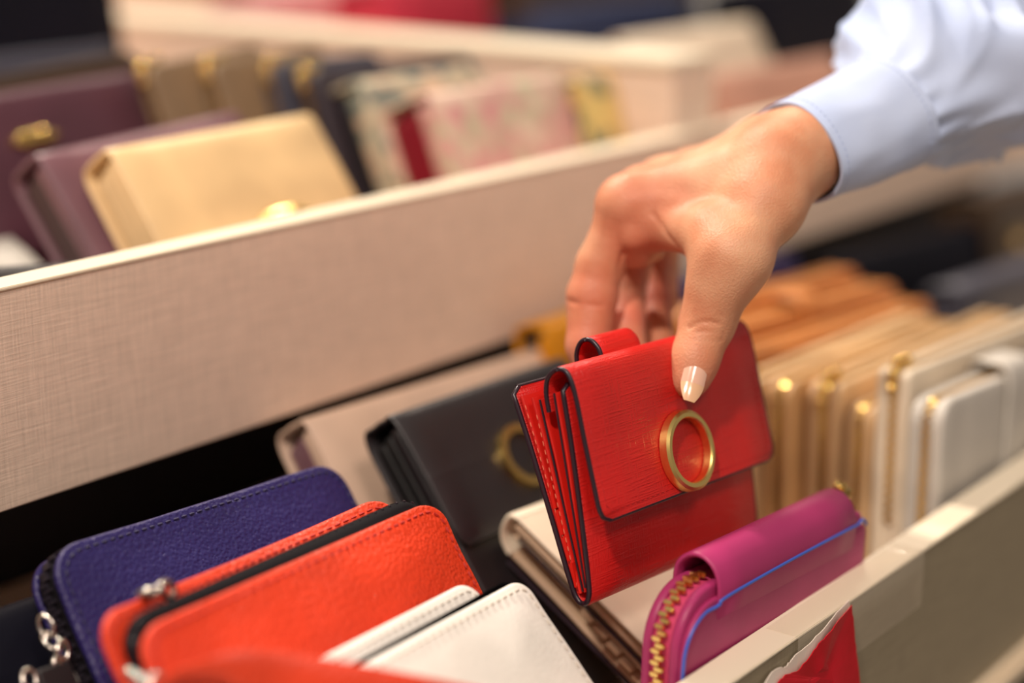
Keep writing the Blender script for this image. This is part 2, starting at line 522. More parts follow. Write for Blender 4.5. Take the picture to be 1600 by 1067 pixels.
tube(mb, [(0.3 + 9.4 * k / 10, 2.73, 8.07) for k in range(11)], 0.09, 8)
mb.build('edge_paint', 'edge', rw)
stitches([(.28, -.09, 7.9), (.28, -.09, 3.75), (.5, -.09, 3.52), (9.8, -.09, 3.52), (10.05, -.09, 3.75), (10.05, -.09, 7.9)], rw, 'red_thread', .17, .11, .022)
# inner leaves: a pocket divider, two card leaves and the lining of the back
def leaf(y0, y1, z0, z1, x0, x1, name, mat='red_in', t=.11, parent=rw):
    pts = [(y0 + (y1 - y0) * k / 10 + .05 * math.sin(k * .7), z0 + (z1 - z0) * k / 10) for k in range(11)]
    m_ = MB(); ribbon(m_, pts, x0, x1, t); return m_.build(name, mat, parent)
leaf(1.24, .82, 1.15, 7.7, -.05, 9.7, 'pocket_leaf')
leaf(1.32, 1.02, 1.1, 7.35, .08, 9.7, 'pocket_leaf')
leaf(1.50, 1.62, .95, 7.55, .10, 9.8, 'card_leaf')
leaf(1.60, 1.86, .95, 7.65, -.02, 9.8, 'card_leaf')
l3 = leaf(1.75, 2.40, .95, 7.75, .05, 9.8, 'back_lining', t=.14)
mb = MB()
for (a, b) in (((-.08, 1.25, 1.15), (-.08, .83, 7.7)), ((.05, 1.5, 1.0), (.05, 1.62, 7.55))): tube(mb, [tuple(Vector(a).lerp(Vector(b), k / 8)) for k in range(9)], .04, 6)
mb.build('edge_paint', 'edge', rw)
# stepped card slots at the lower back edge
for k, z in enumerate((1.6, 2.5, 3.4, 4.3)):
    y = 1.72 + (z - .95) * .09
    mb = MB(); box(mb, (1.2, y - .12, z), (1.28 - .02 * k, .05, .42)); mb.build('card_slot', 'red_in', rw, smooth=False)
stitches([(.0, 1.68, 1.4), (-.0, 2.27, 7.5)], rw, 'pale_thread', .16, .14, .02, (-1, 0, 0))
stitches([(-.06, 1.62, 1.3), (-.06, 1.8, 7.2)], rw, 'pale_thread', .16, .14, .02, (-1, 0, 0))
# strap tab curling over the back
tp = smooth_path([(0, 2.15, 7.4), (0, 2.1, 8.3), (0, 2.0, 8.75), (0, 1.7, 9.08), (0, 1.3, 9.08), (0, 1.02, 8.75), (0, .98, 8.35), (0, 1.05, 7.9)], 6)
tpp = [(y, z) for _, y, z in tp]
tb = MB(); ribbon(tb, tpp, 2.9, 5.1, .15); tab = tb.build('snap_tab', 'red', rw)
mb = MB(); tube(mb, [(2.88, y, z) for y, z in tpp], .085, 8); mb.build('edge_paint', 'edge', tab)
# gold ring: square section with bevelled rim
mb = MB(); prof = [(1.12, -.12), (1.12, -.42), (1.16, -.47), (1.30, -.47), (1.40, -.40), (1.43, -.12)]
rings = []
for k in range(64):
    a = 2 * math.pi * k / 64
    rings.append([(4.95 + q * math.cos(a) * .98, y, 4.62 + q * math.sin(a)) for q, y in prof])
mb.loft(rings, closed_path=True); mb.build('gold_ring', 'gold_ring', rw, angle=25)

# ------------------------------------------------------------------ mauve purse
mv = thing('zip_purse', 'mauve pink zip-around purse with blue edge trim, standing against the front panel', 'purse', (43.4, 27.05, -30.65), -1.2, 0, 2.6)
H = 9.1; W_ = 12.2
body_o = rrect(0, 0, W_, H - .9, (.3, .3, .45, 1.9), 8)
mb = MB(); slab(mb, body_o, 0.05, .42, .13, .03, 0); fpn = mb.build('front_panel', 'mauve', mv)
mb = MB(); slab(mb, body_o, 1.08, 1.45, .13, 0, .05); mb.build('back_panel', 'mauve', mv)
mb = MB(); slab(mb, inset(body_o, .12), .36, 1.12, .05, 0, 0); mb.build('zipper_tape', 'mauve_tape', mv)
cov = smooth_path([(0, -.04, 7.0), (0, -.12, 7.65), (0, -.12, 8.1), (0, .05, 8.6), (0, .4, 8.92), (0, .8, 9.0), (0, 1.2, 8.85), (0, 1.5, 8.5), (0, 1.58, 8.0), (0, 1.54, 7.2)], 6)
def cov_x(t):
    return (1.95, W_ - 1.0)
mb = MB(); ribbon(mb, [(y, z) for _, y, z in cov], 0, 0, .18, cov_x, .4); mb.build('top_cover', 'mauve', mv)
tpl = MB(); ov = rrect(.12, 0, W_ - .05, 7.75, (.2, .2, .35, 1.7), 8); slab(tpl, ov, -.12, .08, .05); tpl.build('front_overlay', 'mauve', mv)
tr = [(x, -.12, z) for x, z in ov if z > 1.0 or x < .5]
tr = [(.12, -.11, .1 + .5 * k) for k in range(12)]
tr += [(.12 + 1.5 * (1 - math.cos(R_(a))), -.12, 6.0 + 1.5 * math.sin(R_(a))) for a in range(8, 86, 8)]
tr += smooth_path([(1.75, -.17, 7.5), (2.0, -.2, 7.56), (2.4, -.22, 7.72), (6, -.22, 7.86), (10, -.22, 7.92), (11.3, -.2, 7.92), (11.6, -.16, 7.98), (11.85, -.14, 7.92), (12.08, -.12, 7.7)], 5)
mb = MB(); tube(mb, tr, .06, 8); mb.build('edge_trim', 'blue_edge', mv)['label'] = 'thin blue edge trim'
stitches([(2.4, -.15, 7.36), (6, -.15, 7.48), (10, -.15, 7.56), (11.8, -.15, 7.6)], mv, 'mauve_thread', .16, .12, .025)
left = [(-.05, .75, .1 + k * .2) for k in range(32)] + [(-.05 + 1.95 * (1 - math.cos(R_(a))), .75, 6.35 + 1.95 * math.sin(R_(a))) for a in range(4, 88, 4)] + [(2.2, .75, 8.3)]
teeth(left, mv, 'gold_ring', .2, .26, .09)
mb = MB(); tube(mb, [(11.4, .75, 8.5), (11.7, .75, 8.9), (12.0, .8, 8.85), (12.3, .85, 8.5)], .14, 8); box(mb, (11.7, .75, 8.8), (.28, .2, .16))
for k in range(4): link(mb, (11.5 + .25 * k, .85, 9.1 - .1 * k), .2, .15, .06, (Vector((1, 0, -.3)).normalized(), Vector((0, 1, 0)) if k % 2 else Vector((.3, 0, 1)).normalized()))
mb.build('zipper_pull', 'gold', mv)

# ------------------------------------------------------------------ soft zip pouches
def dents(seed, amp):
    def f(x, y, z):
        n = noise.noise(Vector((x * .16 + seed, z * .2, seed))) * amp + noise.noise(Vector((x * .45, z * .45 + seed, 3))) * amp * .25
        return (x, y + n, z)
    return f

def pouch(label, base, az, lean, roll, W, H, mat, thread, gap=1.2, gap_r=None, back=(0, 0), group=None, seed=1.0, teeth_mat='black_zip_teeth', rad=1.1, taper=0, gape=1.0, dent=.35, rise=0, tz=None, name='zip_pouch'):
    t = thing(name, label, 'pouch', base, az, lean, roll, group)
    o1 = rrect(0, 0, W, H, (.6, .6, rad, rad), 8, taper)
    o2 = rrect(back[0], 0, W + back[0] - back[1], H + rise, (.6, .6, rad, rad), 8, taper)
    d = dents(seed, dent)
    def wf(x, y, z):
        x, y, z = d(x, y, z); return (x, y, z)
    def wb(x, y, z):
        x, y, z = d(x, y, z); k = max(0, z / H) ** 2
        return (x, y + gape * k * (0.45 + .55 * math.sin(math.pi * min(1, max(0, x / W)))), z)
    mb = MB(); slab(mb, o1, 0, .32, .13, .3, 0, wf); f = mb.build('front_panel', mat, t)
    mb = MB(); slab(mb, o2, gap, gap + .3, .13, .1, .3, wb); b = mb.build('back_panel', mat, t)
    def mid(x, y, z):
        k = max(0, min(1, (y - .2) / gap)); a = wf(x, y, z); c = wb(x, y, z)
        return (x, a[1] + (c[1] - a[1]) * k, z)
    o3 = rrect(.1, 0, W - .3, H + (rise * .62 if tz is None else tz) - .1, (.6, .6, rad, rad), 8, taper)
    mb = MB(); slab(mb, o3, .25, gap + .05, .3 if rise else .05, 0, 0, mid); mb.build('zipper_tape', 'black_zip', t)
    # zip teeth along the left side, the top and a bit of the right
    i0 = inset(o3, -.04)
    up = [(x, z) for x, z in i0 if z > H * .25]
    up.sort(key=lambda p_: math.atan2(p_[1] - H * .4, p_[0] - W / 2), reverse=True)
    up = [q for q in up if math.atan2(q[1] - H * .4, q[0] - W / 2) > 0]
    if rise and tz is None:
        teeth([mid(x, .3 + gap * .12, z - .24) for x, z in up], t, teeth_mat, .17, .2, .05, (0, -.5, .86))
    elif tz is None:
        teeth([mid(x, .2 + gap * .5, z + .03) for x, z in up], t, teeth_mat, .19, .34, .09)
    so = inset(o1, .3)
    pth = [(x, z) for x, z in so if z > .8]
    pth.sort(key=lambda p_: math.atan2(p_[1] - H * .4, p_[0] - W / 2), reverse=True)
    pth = [q for q in pth if math.atan2(q[1] - H * .4, q[0] - W / 2) > -.6]
    def proud(x, z, fn, y, bul):
        cx, cz = W / 2, H / 2
        return fn(x, y, z)
    stitches([tuple(Vector(wf(x, -.07, z))) for x, z in pth], t, thread, .2, .13, .05)
    stitches([tuple(Vector(wb(back[0] + x * (W - back[1]) / W, gap - .03, z + rise))) for x, z in pth if z > H * .55], t, thread, .2, .13, .05)
    return t

bp = pouch('indigo blue pebbled leather zip pouch, leaning behind the orange pouch', (31.2, 36.1, -30.7), 0, 34, 2.6, 12.9, 12.0, 'blue', 'blue_thread', 1.1, seed=2.3, gape=.8, rad=1.2)
chain(bp, (-.7, .6, 9.8), [(0, 0, -1), (.2, -.4, -1), (-.4, .2, -1), (.3, .1, -1), (-.3, -.3, -1)], 'silver', .08, .36)
mb = MB(); slab(mb, rrect(-1.7, 5.6, -.5, 8.6, (.12,) * 4, 3), .4, .62, .06); mb.build('leather_tag', 'black', bp)['label'] = 'black leather tag'
chain(bp, (-2.0, .5, 8.4), [(-.3, 0, -1), (-.1, -.4, -1), (.3, .2, -1), (.2, .2, -1)], 'silver', .07, .36)
mb = MB(); tube(mb, [(-.6, .6, 5.0), (-.1, .2, 4.6), (.2, -.1, 4.2)], .42, 12); mb.build('strap_end', 'blue', bp)

op = pouch('bright orange pebbled leather pouch with open black zip', (29.6, 29.4, -30.8), 0, 33, -.4, 13.0, 12.0, 'orange', 'orange_thread', .75, back=(-.15, .35), seed=7.7, rise=.9, gape=1.3, rad=.95, dent=.7)
chain(op, (-.75, -.1, 10.7), [(.3, -.6, -1), (-.4, .2, -1), (.5, -.5, -1), (-.2, -.3, -1), (.5, 0, -1)], 'silver', .13, .42)
chain(op, (2.0, 1.5, 12.9), [(1, -.2, -.25), (1, .5, -.4)], 'silver', .11, .36)

wp = pouch('off-white leather zip pouch in front of the orange pouch', (33.0, 27.0, -29.2), 0, 40, -1.0, 10.3, 8.35, 'white', 'white_thread', .4, back=(-.6, 1.0), seed=4.1, rise=.8, tz=.27, gape=.2, rad=.7, taper=.35, dent=.12)

# curved orange strap of another pouch at the very front
st = thing('wrist_strap', 'curved orange leather wrist strap crossing the bottom edge in front of the white pouch', 'strap', (31.0, 31.8, -21.4))
SP = [Vector(p_) - Vector((31.0, 31.8, -21.4)) for p_ in [(28.71, 34.96, -22.62), (29.12, 34.41, -21.93), (29.41, 33.71, -21.51), (29.94, 32.63, -21.24), (30.92, 31.79, -21.42), (32.02, 30.7, -21.81), (33.81, 29.24, -22.54), (35.95, 27.74, -23.49)]]
band = [tuple(p_) for p_ in smooth_path([tuple(p_) for p_ in SP], 8)]
mb = MB(); tube(mb, band, .62, 16, flat=.28); mb.build('band', 'orange', st)
mb = MB(); tube(mb, [(x, y + .05, z - .62) for x, y, z in band], .12, 8); mb.build('edge_paint', 'edge', st)

# ------------------------------------------------------------------ generic wallets
def zip_wallet(label, base, az, lean, roll, W, H, T, mat, group=None, metal_='gold_soft', pull=True, name='zip_wallet', rad=.9, strap=None):
    t = thing(name, label, 'wallet', base, az, lean, roll, group)
    o = rrect(0, 0, W, H, (.3, .3, rad, rad), 6)
    c = T * .36
    mb = MB(); slab(mb, o, 0, c, .16, .05, 0); mb.build('front_cover', mat, t)
    mb = MB(); slab(mb, o, T - c, T, .16, 0, .05); mb.build('back_cover', mat, t)
    mb = MB(); slab(mb, inset(o, .13), c * .8, T - c * .8, .04); mb.build('zipper_tape', mat, t)
    up = inset(o, .07)
    pth = [(x, z) for x, z in up if z > .6]
    pth.sort(key=lambda p_: math.atan2(p_[1] - H * .4, p_[0] - W / 2), reverse=True)
    pth = [q for q in pth if math.atan2(q[1] - H * .4, q[0] - W / 2) > -.5]
    teeth([(x, T / 2, z) for x, z in pth], t, metal_, .2, .22, .05)
    if pull:
        mb = MB(); box(mb, (.9, T / 2, H + .1), (.35, .22, .14)); link(mb, (.35, T / 2, H + .05), .32, .2, .07, (Vector((1, 0, -.4)).normalized(), Vector((0, 1, 0))))
        link(mb, (-.05, T / 2, H - .35), .34, .2, .06, (Vector((.3, 0, -1)).normalized(), Vector((0, 1, 0))))
        for bx, bz in ((1.25, H + .28), (.35, H + .3), (-.1, H - .1), (-.1, H - .75)): ball(mb, (bx, T / 2, bz), .2)  # beads added to the pull to catch glints from the lamps
        mb.build('zipper_pull', 'gold', t)
    if strap:
        x0, x1 = strap
        pth = smooth_path([(0, -.12, H * .45), (0, -.16, H * .8), (0, -.1, H + .15), (0, T * .5, H + .5), (0, T + .1, H + .15), (0, T + .12, H * .7)], 5)
        mb = MB(); ribbon(mb, [(y, z) for _, y, z in pth], x0, x1, .2, None, .4); mb.build('closing_strap', mat, t)
    return t

def flap_wallet(label, base, az, lean, roll, W, H, T, mat, side=None, flap=.6, clasp=None, group=None, name='flap_wallet', cat='wallet', clasp_mat='gold', bar=None):
    t = thing(name, label, cat, base, az, lean, roll, group)
    side = side or mat
    # body of three leaves
    n = 3; th = T / n
    for k in range(n):
        mb = MB(); slab(mb, rrect(.1 + .06 * k, 0, W - .1, H - .25 - .1 * k, (.25, .25, .3, .3), 4), k * th + .03, (k + 1) * th - .03, min(.14, th * .35), .02, .02)
        mb.build('body_leaf', mat if k == 0 else side, t)
    pth = smooth_path([(0, T + .12, H * .12), (0, T + .14, H * .8), (0, T + .02, H - .08), (0, T * .6, H + .14), (0, T * .25, H + .12), (0, -.1, H - .12), (0, -.2, H * .8), (0, -.2, H * (1 - flap * .5)), (0, -.16, H * (1 - flap))], 6)
    m_ = len(pth)
    def xf(k):
        rem = (1 - k) * (m_ - 1) * .16; r = .35
        cut = r - math.sqrt(max(0, r * r - max(0, r - rem) ** 2)); return (cut, W - cut)
    mb = MB(); ribbon(mb, [(y, z) for _, y, z in pth], 0, 0, .2, xf, .4); fl_ = mb.build('flap', mat, t)
    zc = H * (1 - flap)
    if clasp and clasp[2] == 'ring':
        mb = MB(); rings = []
        for k in range(48):
            a = 2 * math.pi * k / 48
            rings.append([(clasp[0] + q * math.cos(a), y, clasp[1] + q * math.sin(a)) for q, y in ((1.0, -.3), (1.0, -.55), (1.34, -.55), (1.37, -.3))])
        mb.loft(rings, closed_path=True); mb.build('gold_ring', 'gold', t)
    elif clasp:
        mb = MB(); slab(mb, rrect(clasp[0] - clasp[2], clasp[1] - clasp[3], clasp[0] + clasp[2], clasp[1] + clasp[3], (clasp[3] * .9,) * 4, 4), -.6, -.28, .1, .1)
        tube(mb, [(clasp[0] - clasp[2] * 1.3, -.4, clasp[1]), (clasp[0] + clasp[2] * 1.3, -.4, clasp[1])], clasp[3] * .5, 10)
        mb.build('clasp', clasp_mat, t)
    return t

# black, cream and beige wallets in the front tray
flap_wallet('black leather flap wallet with a gold ring, left of the red wallet', (47.2, 34.6, -30.4), 0, 38, .8, 11.0, 12.6, 1.7, 'black', 'black_side', .44, (5.4, 9.4, 'ring'))
flap_wallet('pale beige wallet with wide flap, leaning behind the black wallet', (46.9, 40.6, -30.0), 0, 36, 1.7, 16.5, 10.6, 1.8, 'beige', 'plum_light', .55)
# cream trifold lying under the red wallet
ct = thing('trifold_wallet', 'cream and taupe trifold wallet lying half open beneath the red wallet', 'wallet', (48.4, 29.6, -28.0), 0, 62, 4)
for k, (y0, y1, mt, nm) in enumerate(((0, .12, 'cream', 'front_cover'), (.35, .55, 'cream_side', 'card_leaf'), (.75, .95, 'cream_side', 'card_leaf'), (1.5, 1.75, 'cream_side', 'back_cover'))):
    pth = [(y0 + (y1 - y0) * .5 + (.5 * k * .28) * (1 - q / 8) ** 2 + .0 * q, 9.1 * q / 8 - .1 * k) for q in range(9)]
    mb = MB(); ribbon(mb, pth, .05 * k, 10.5, .16 + .02 * k, None, .4); mb.build(nm, mt, ct)
mb = MB(); ribbon(mb, [(y, z) for _, y, z in smooth_path([(0, .06, 9.0), (0, .25, 9.4), (0, .9, 9.45), (0, 1.35, 9.2), (0, 1.6, 8.7)], 5)], 0, 10.5, .2, None, .4); mb.build('spine', 'cream', ct)
for k in range(5):
    mb = MB(); box(mb, (.5, .9 + .12 * k, 4.6 - .75 * k), (.6, .06, .3)); mb.build('card_slot', 'cream_side', ct, smooth=False)
mb = MB(); tube(mb, [(.02, .7, 8.6 * q / 10) for q in range(11)], .07, 6); tube(mb, [(.1, 1.9, 8.6 * q / 10) for q in range(11)], .09, 6); mb.build('edge_paint', 'edge', ct)

# ------------------------------------------------------------------ row of light wallets on the right
G = 'wallets filed upright at the right end of the front tray'
zip_wallet('grey-white zip wallet with a closing strap, foremost of the right-hand row', (63.1, 27.0, -31.0), 0, 2, 3.4, 19.0, 10.1, 1.5, 'greywhite', G, strap=(6.2, 8.8), pull=False, rad=1.1)
zip_wallet('ivory zip wallet with gold pull, second from the front panel', (63.7, 28.75, -31.0), 0, 2, 2.8, 20.0, 10.9, 1.45, 'ivory', G, rad=.4)
zip_wallet('short light tan wallet between the ivory and camel wallets', (64.0, 30.5, -31.0), 0, 2, 3.0, 13.0, 9.0, 1.2, 'tan2', G, pull=False)
zip_wallet('camel zip wallet with a large gold ring pull in the middle of the row', (64.0, 31.95, -31.0), 0, 2, 1.5, 19.0, 9.7, 1.5, 'tan2', G)
zip_wallet('slim camel zip wallet, fifth from the front panel', (63.0, 33.7, -31.0), 0, 2, 2.0, 17.0, 9.7, 1.2, 'tan', G, pull=False)
zip_wallet('camel zip wallet nearest behind the red wallet, with gold pull', (62.4, 35.1, -31.0), 0, 2, 1.6, 18.0, 9.6, 1.5, 'tan2', G)
zip_wallet('orange-brown caramel wallet behind the camel ones', (64.8, 37.0, -31.0), 0, 3, 3.5, 19.5, 9.9, 1.6, 'caramel', G, pull=False)
zip_wallet('caramel wallet second from the back of the row', (66.8, 39.2, -31.0), 0, 3, 3.5, 18.0, 10.3, 1.6, 'caramel', G, pull=False, strap=(7, 9))
zip_wallet('golden caramel wallet at the back of the row', (68.2, 41.4, -31.0), 0, 3, 3.0, 16.5, 10.6, 1.6, 'caramel', G, pull=False)
zip_wallet('dark blue wallet with a silver pull behind the caramel row', (66.5, 44.0, -31.0), 0, 5, 2, 17, 11.0, 1.8, 'blue', None, 'silver')
flap_wallet('amber yellow wallet seen under the fingers', (62.0, 44.3, -30.7), 0, 10, 0, 10, 10.2, 1.6, 'amber', 'brown', .5)
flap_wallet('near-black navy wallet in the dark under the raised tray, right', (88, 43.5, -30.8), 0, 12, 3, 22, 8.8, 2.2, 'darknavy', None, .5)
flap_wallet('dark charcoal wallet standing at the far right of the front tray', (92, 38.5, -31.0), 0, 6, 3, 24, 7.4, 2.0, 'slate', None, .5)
flap_wallet('amber bag coloured dark brown for shadow at the right edge of the picture', (108, 43.8, -31), 4, 6, 4, 16, 9.5, 3.0, 'brown', 'brown', .45, (6, 6.5, 1.2, .5), name='small_bag', cat='bag')  # brown stands in for the shade on an amber bag
# dark things on the left of the front tray
flap_wallet('navy pebbled leather bag at the bottom left corner', (17.2, 33.0, -30.9), 0, 36, 0, 9.4, 12.8, 1.6, 'navy', 'darknavy', .7, name='small_bag', cat='bag')
flap_wallet('large navy clutch blackened with painted shade behind the blue pouch', (25, 39.6, -30.2), 0, 34, 2, 21.0, 8.8, 2.0, 'darknavy', None, .5, name='clutch_bag', cat='bag')

# ------------------------------------------------------------------ rear tray
FZ = -20.5
flap_wallet('champagne gold flap wallet with gold clasp leaning on the raised tray front', (46.6, 51.0, -19.6), 0, 36, -.8, 12.0, 9.9, 1.9, 'champagne', 'champagne', .85, (7.1, 5.25, 1.15, .42))
flap_wallet('dusty plum flap wallet with zipped side, behind the champagne one', (45.9, 54.6, -19.6), 0, 36, -3.0, 11.8, 9.4, 2.0, 'plum_light', 'plum_dark', .85)
flap_wallet('large plum wallet with gold hardware at the left edge', (46.5, 63.5, -20.2), 0, 25, -2, 12, 10.6, 1.8, 'plum', None, .7, (4.2, 8.3, .95, .4))
flap_wallet('grey wallet lying low behind the tray front at the left edge', (38.5, 58.0, -20.2), 0, 62, 0, 9, 8, 1.0, 'greywhite', None, .5)
flap_wallet('black wallet with gold clasp low at the left edge of the raised tray', (36.5, 51.5, -20.2), 0, 40, 8, 8.0, 7.0, 1.5, 'black', None, .6, (5.0, 3.5, .6, .4))
zip_wallet('black wallet with gold zip frame behind the large plum one', (48.5, 69.6, -20.4), 0, 18, -4, 14.5, 10.3, 2.2, 'brown', None, 'gold')
G = 'wallets filed in the middle of the raised tray'
zip_wallet('taupe zip wallet, leftmost of the middle group', (57.4, 61.9, -20.4), 0, 20, -4, 8, 11.6, 1.1, 'taupe', G, 'gold')
zip_wallet('taupe zip wallet with gold pull, second of the middle group', (59.8, 60.4, -20.4), 0, 20, -2, 8, 11.6, 1.1, 'taupe', G, 'gold')
zip_wallet('slate blue zip wallet beside the charcoal one', (62.0, 58.9, -20.4), 0, 20, 0, 8, 11.4, 1.1, 'slate', G, 'gold')
zip_wallet('charcoal zip wallet with gold pulls right of the champagne wallet', (62.4, 57.0, -20.4), 0, 20, 1.5, 12.5, 11.2, 1.6, 'charcoal', G, 'gold')
G = 'patterned wallets in the raised tray'
flap_wallet('grey-green floral wallet with black sides', (63.6, 54.6, -20.0), 0, 24, 0, 9.5, 10.3, 2.9, 'floral_grey', 'black', .5, None, G)
flap_wallet('pink floral wallet with crimson red inside', (64.2, 51.0, -20.0), 0, 22, 0, 10.6, 9.8, 3.1, 'floral_pink', 'crimson', .6, None, G)
flap_wallet('orange and yellow floral wallet beside the divider', (75.3, 51.3, -20.2), 0, 18, 2, 3.3, 9.4, 1.8, 'floral_orange', 'amber', .6, None, G)
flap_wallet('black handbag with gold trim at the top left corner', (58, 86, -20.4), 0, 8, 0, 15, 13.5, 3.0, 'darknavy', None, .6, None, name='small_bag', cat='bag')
zip_wallet('dark blue grey wallet with gold ring below the black handbag', (56, 78, -20.4), 0, 12, 0, 11, 10.5, 2, 'slate', None, 'gold')

# beyond the divider
flap_wallet('rose red clutch lying beyond the divider', (96, 84, -20.4), 6, 10, 0, 26, 11.8, 4, 'ruby', None, .6, name='clutch_bag', cat='bag')
flap_wallet('pale pink clutch beyond the divider', (91, 92, -20.4), 6, 10, 0, 12, 11.4, 4, 'rosepink', None, .6, name='clutch_bag', cat='bag')
flap_wallet('navy clutch with gold trim beyond the divider', (95, 69, -20.4), 4, 14, 0, 22, 10.8, 3, 'navy', None, .6, (12, 6, 1, .4), name='clutch_bag', cat='bag')
flap_wallet('brown clutch behind the navy one', (104, 77, -20.4), 4, 10, 0, 26, 12.0, 3, 'brown', None, .6, (10, 8, 1, .4), name='clutch_bag', cat='bag')
flap_wallet('cream box-shaped wallet beyond the divider', (92, 57, -20.4), 0, 30, 0, 16, 11.0, 3, 'ivory', None, .6)
flap_wallet('dusty pink wallet beside the shirt cuff', (91, 51.4, -20.2), 0, 28, 0, 16, 8.6, 2.4, 'dustypink', 'slate', .6)
flap_wallet('black wallet beyond the cream one', (112, 62, -20.4), 0, 16, 0, 18, 12.0, 3, 'darknavy', None, .6)

# ------------------------------------------------------------------ torn paper and tape
pp = thing('torn_label', 'torn glossy red paper label taped to the outside of the front panel', 'paper label', (45, 25.4, -33))
def sheet(mb, pts, y, th, wob=.05):
    """thin paper with a ragged outline; pts in x,z"""
    n = len(pts); cx = sum(p_[0] for p_ in pts) / n; cz = sum(p_[1] for p_ in pts) / n
    rings = []
    for sgn in (0, 1):
        for s_ in ((.3, .65, 1.0) if sgn == 0 else (1.0, .65, .3)):
            rings.append([((x - cx) * s_ + cx, y - (th if sgn == 0 else 0) - wob * math.sin(x * 1.3 + z), (z - cz) * s_ + cz) for x, z in pts])
    mb.loft(rings)
def ragged(pts, amp, k=5):
    out = []
    for i in range(len(pts)):
        a = pts[i]; b = pts[(i + 1) % len(pts)]
        for q in range(k):
            t = q / k; out.append((a[0] + (b[0] - a[0]) * t + random.uniform(-amp, amp) * (q > 0), a[1] + (b[1] - a[1]) * t + random.uniform(-amp, amp) * (q > 0)))
    return out
P_ = [(52.17, -24.9), (52.45, -25.8), (52.75, -27.0), (53.16, -28.5), (53.4, -32.6), (42.5, -32.6), (44.5, -25.7), (46.2, -25.75), (46.84, -25.55), (47.83, -25.75), (48.33, -25.55), (49.42, -25.4), (50.54, -25.15)]
mb = MB(); sheet(mb, ragged([(x - 45, z + 33) for x, z in P_], .04), -.03, .03); mb.build('paper_backing', 'paper_white', pp, smooth=False)['label'] = 'white torn paper edge'
P2 = [(52.13, -25.05), (52.35, -25.9), (52.6, -27.0), (53.02, -28.5), (53.2, -32.5), (46.4, -32.5), (46.6, -27), (46.95, -25.95), (47.5, -25.9), (48.3, -26.1), (48.9, -25.95), (49.6, -25.55), (50.5, -25.4), (51.2, -25.2)]
mb = MB(); sheet(mb, ragged([(x - 45, z + 33) for x, z in P2], .03), -.16, .03); mb.build('red_print', 'paper_red', pp, smooth=False)
tpz = thing('clear_tape', 'strip of clear sticky tape wrapped over the front panel edge above the torn label', 'tape', (50, 25.4, -25))
mb = MB(); ribbon(mb, [(-.02, -2.2), (-.03, -1.0), (-.02, -.05), (.05, .035), (.4, .04), (1.2, .04)], -1.5, 8.2, .02); mb.build('tape_strip', 'tape', tpz)

# ------------------------------------------------------------------ person: hand, wrist, nail, sleeve
#HAND#
person = thing('person', 'person reaching in from the right in a pale blue shirt, holding the red wallet', 'person', (57.3, 31.1, -10.4))
PO = Vector((57.3, 31.1, -10.4))
J = dict(F0=(66.5,28.9,-8.0,1.5), F1=(61.3,29.9,-9.5,1.40), W1=(57.05,30.75,-10.35,1.42), W2=(58.35,31.5,-10.5,1.35), CI=(55.70,30.94,-10.74,1.43), CM=(57.01,32.01,-10.62,1.38), CR=(58.41,32.85,-10.77,1.34), CP=(59.44,33.49,-10.91,1.24), MI=(53.05,35.50,-12.3,1.0), MM=(55.39,36.33,-12.49,1.07), MR=(57.45,36.74,-12.44,1.05), MP=(59.56,36.80,-12.26,0.97), I1=(52.20,36.19,-14.46,0.87), IP=(51.78,36.22,-15.58,0.93), ID=(50.99,35.84,-17.21,0.78), IT=(50.62,35.08,-18.45,0.68), MP1=(54.65,36.69,-15.35,0.88), MD=(53.27,35.78,-16.82,0.75), MT=(52.34,34.84,-17.83,0.66), R1=(57.69,37.49,-15.38,0.82), RD=(56.42,36.50,-16.69,0.65), RT=(54.91,35.13,-18.07,0.59), P1=(60.24,38.49,-14.48,0.79), PD=(59.79,38.27,-16.26,0.63), PT=(58.76,37.45,-17.29,0.57), TC=(54.35,30.55,-11.78,1.16), TM=(52.32,30.72,-13.43,1.28), TX=(51.92,30.94,-14.49,1.03), TI=(51.68,31.19,-15.75,0.89), TP=(50.85,31.16,-16.90,0.77), TT=(50.45,31.08,-17.49,0.69), WA=(52.68,31.72,-12.79,0.82), WB=(53.42,34.97,-12.90,0.90), XA=(54.19,31.65,-12.00,1.10), XB=(54.16,34.63,-12.25,1.04), HA=(57.91,33.14,-12.33,1.27), HB=(58.15,35.11,-12.91,1.10), KA=(53.1,35.2,-13.9,.62), KB=(54.2,35.3,-14.0,.60), KC=(52.6,35.0,-13.2,.7))
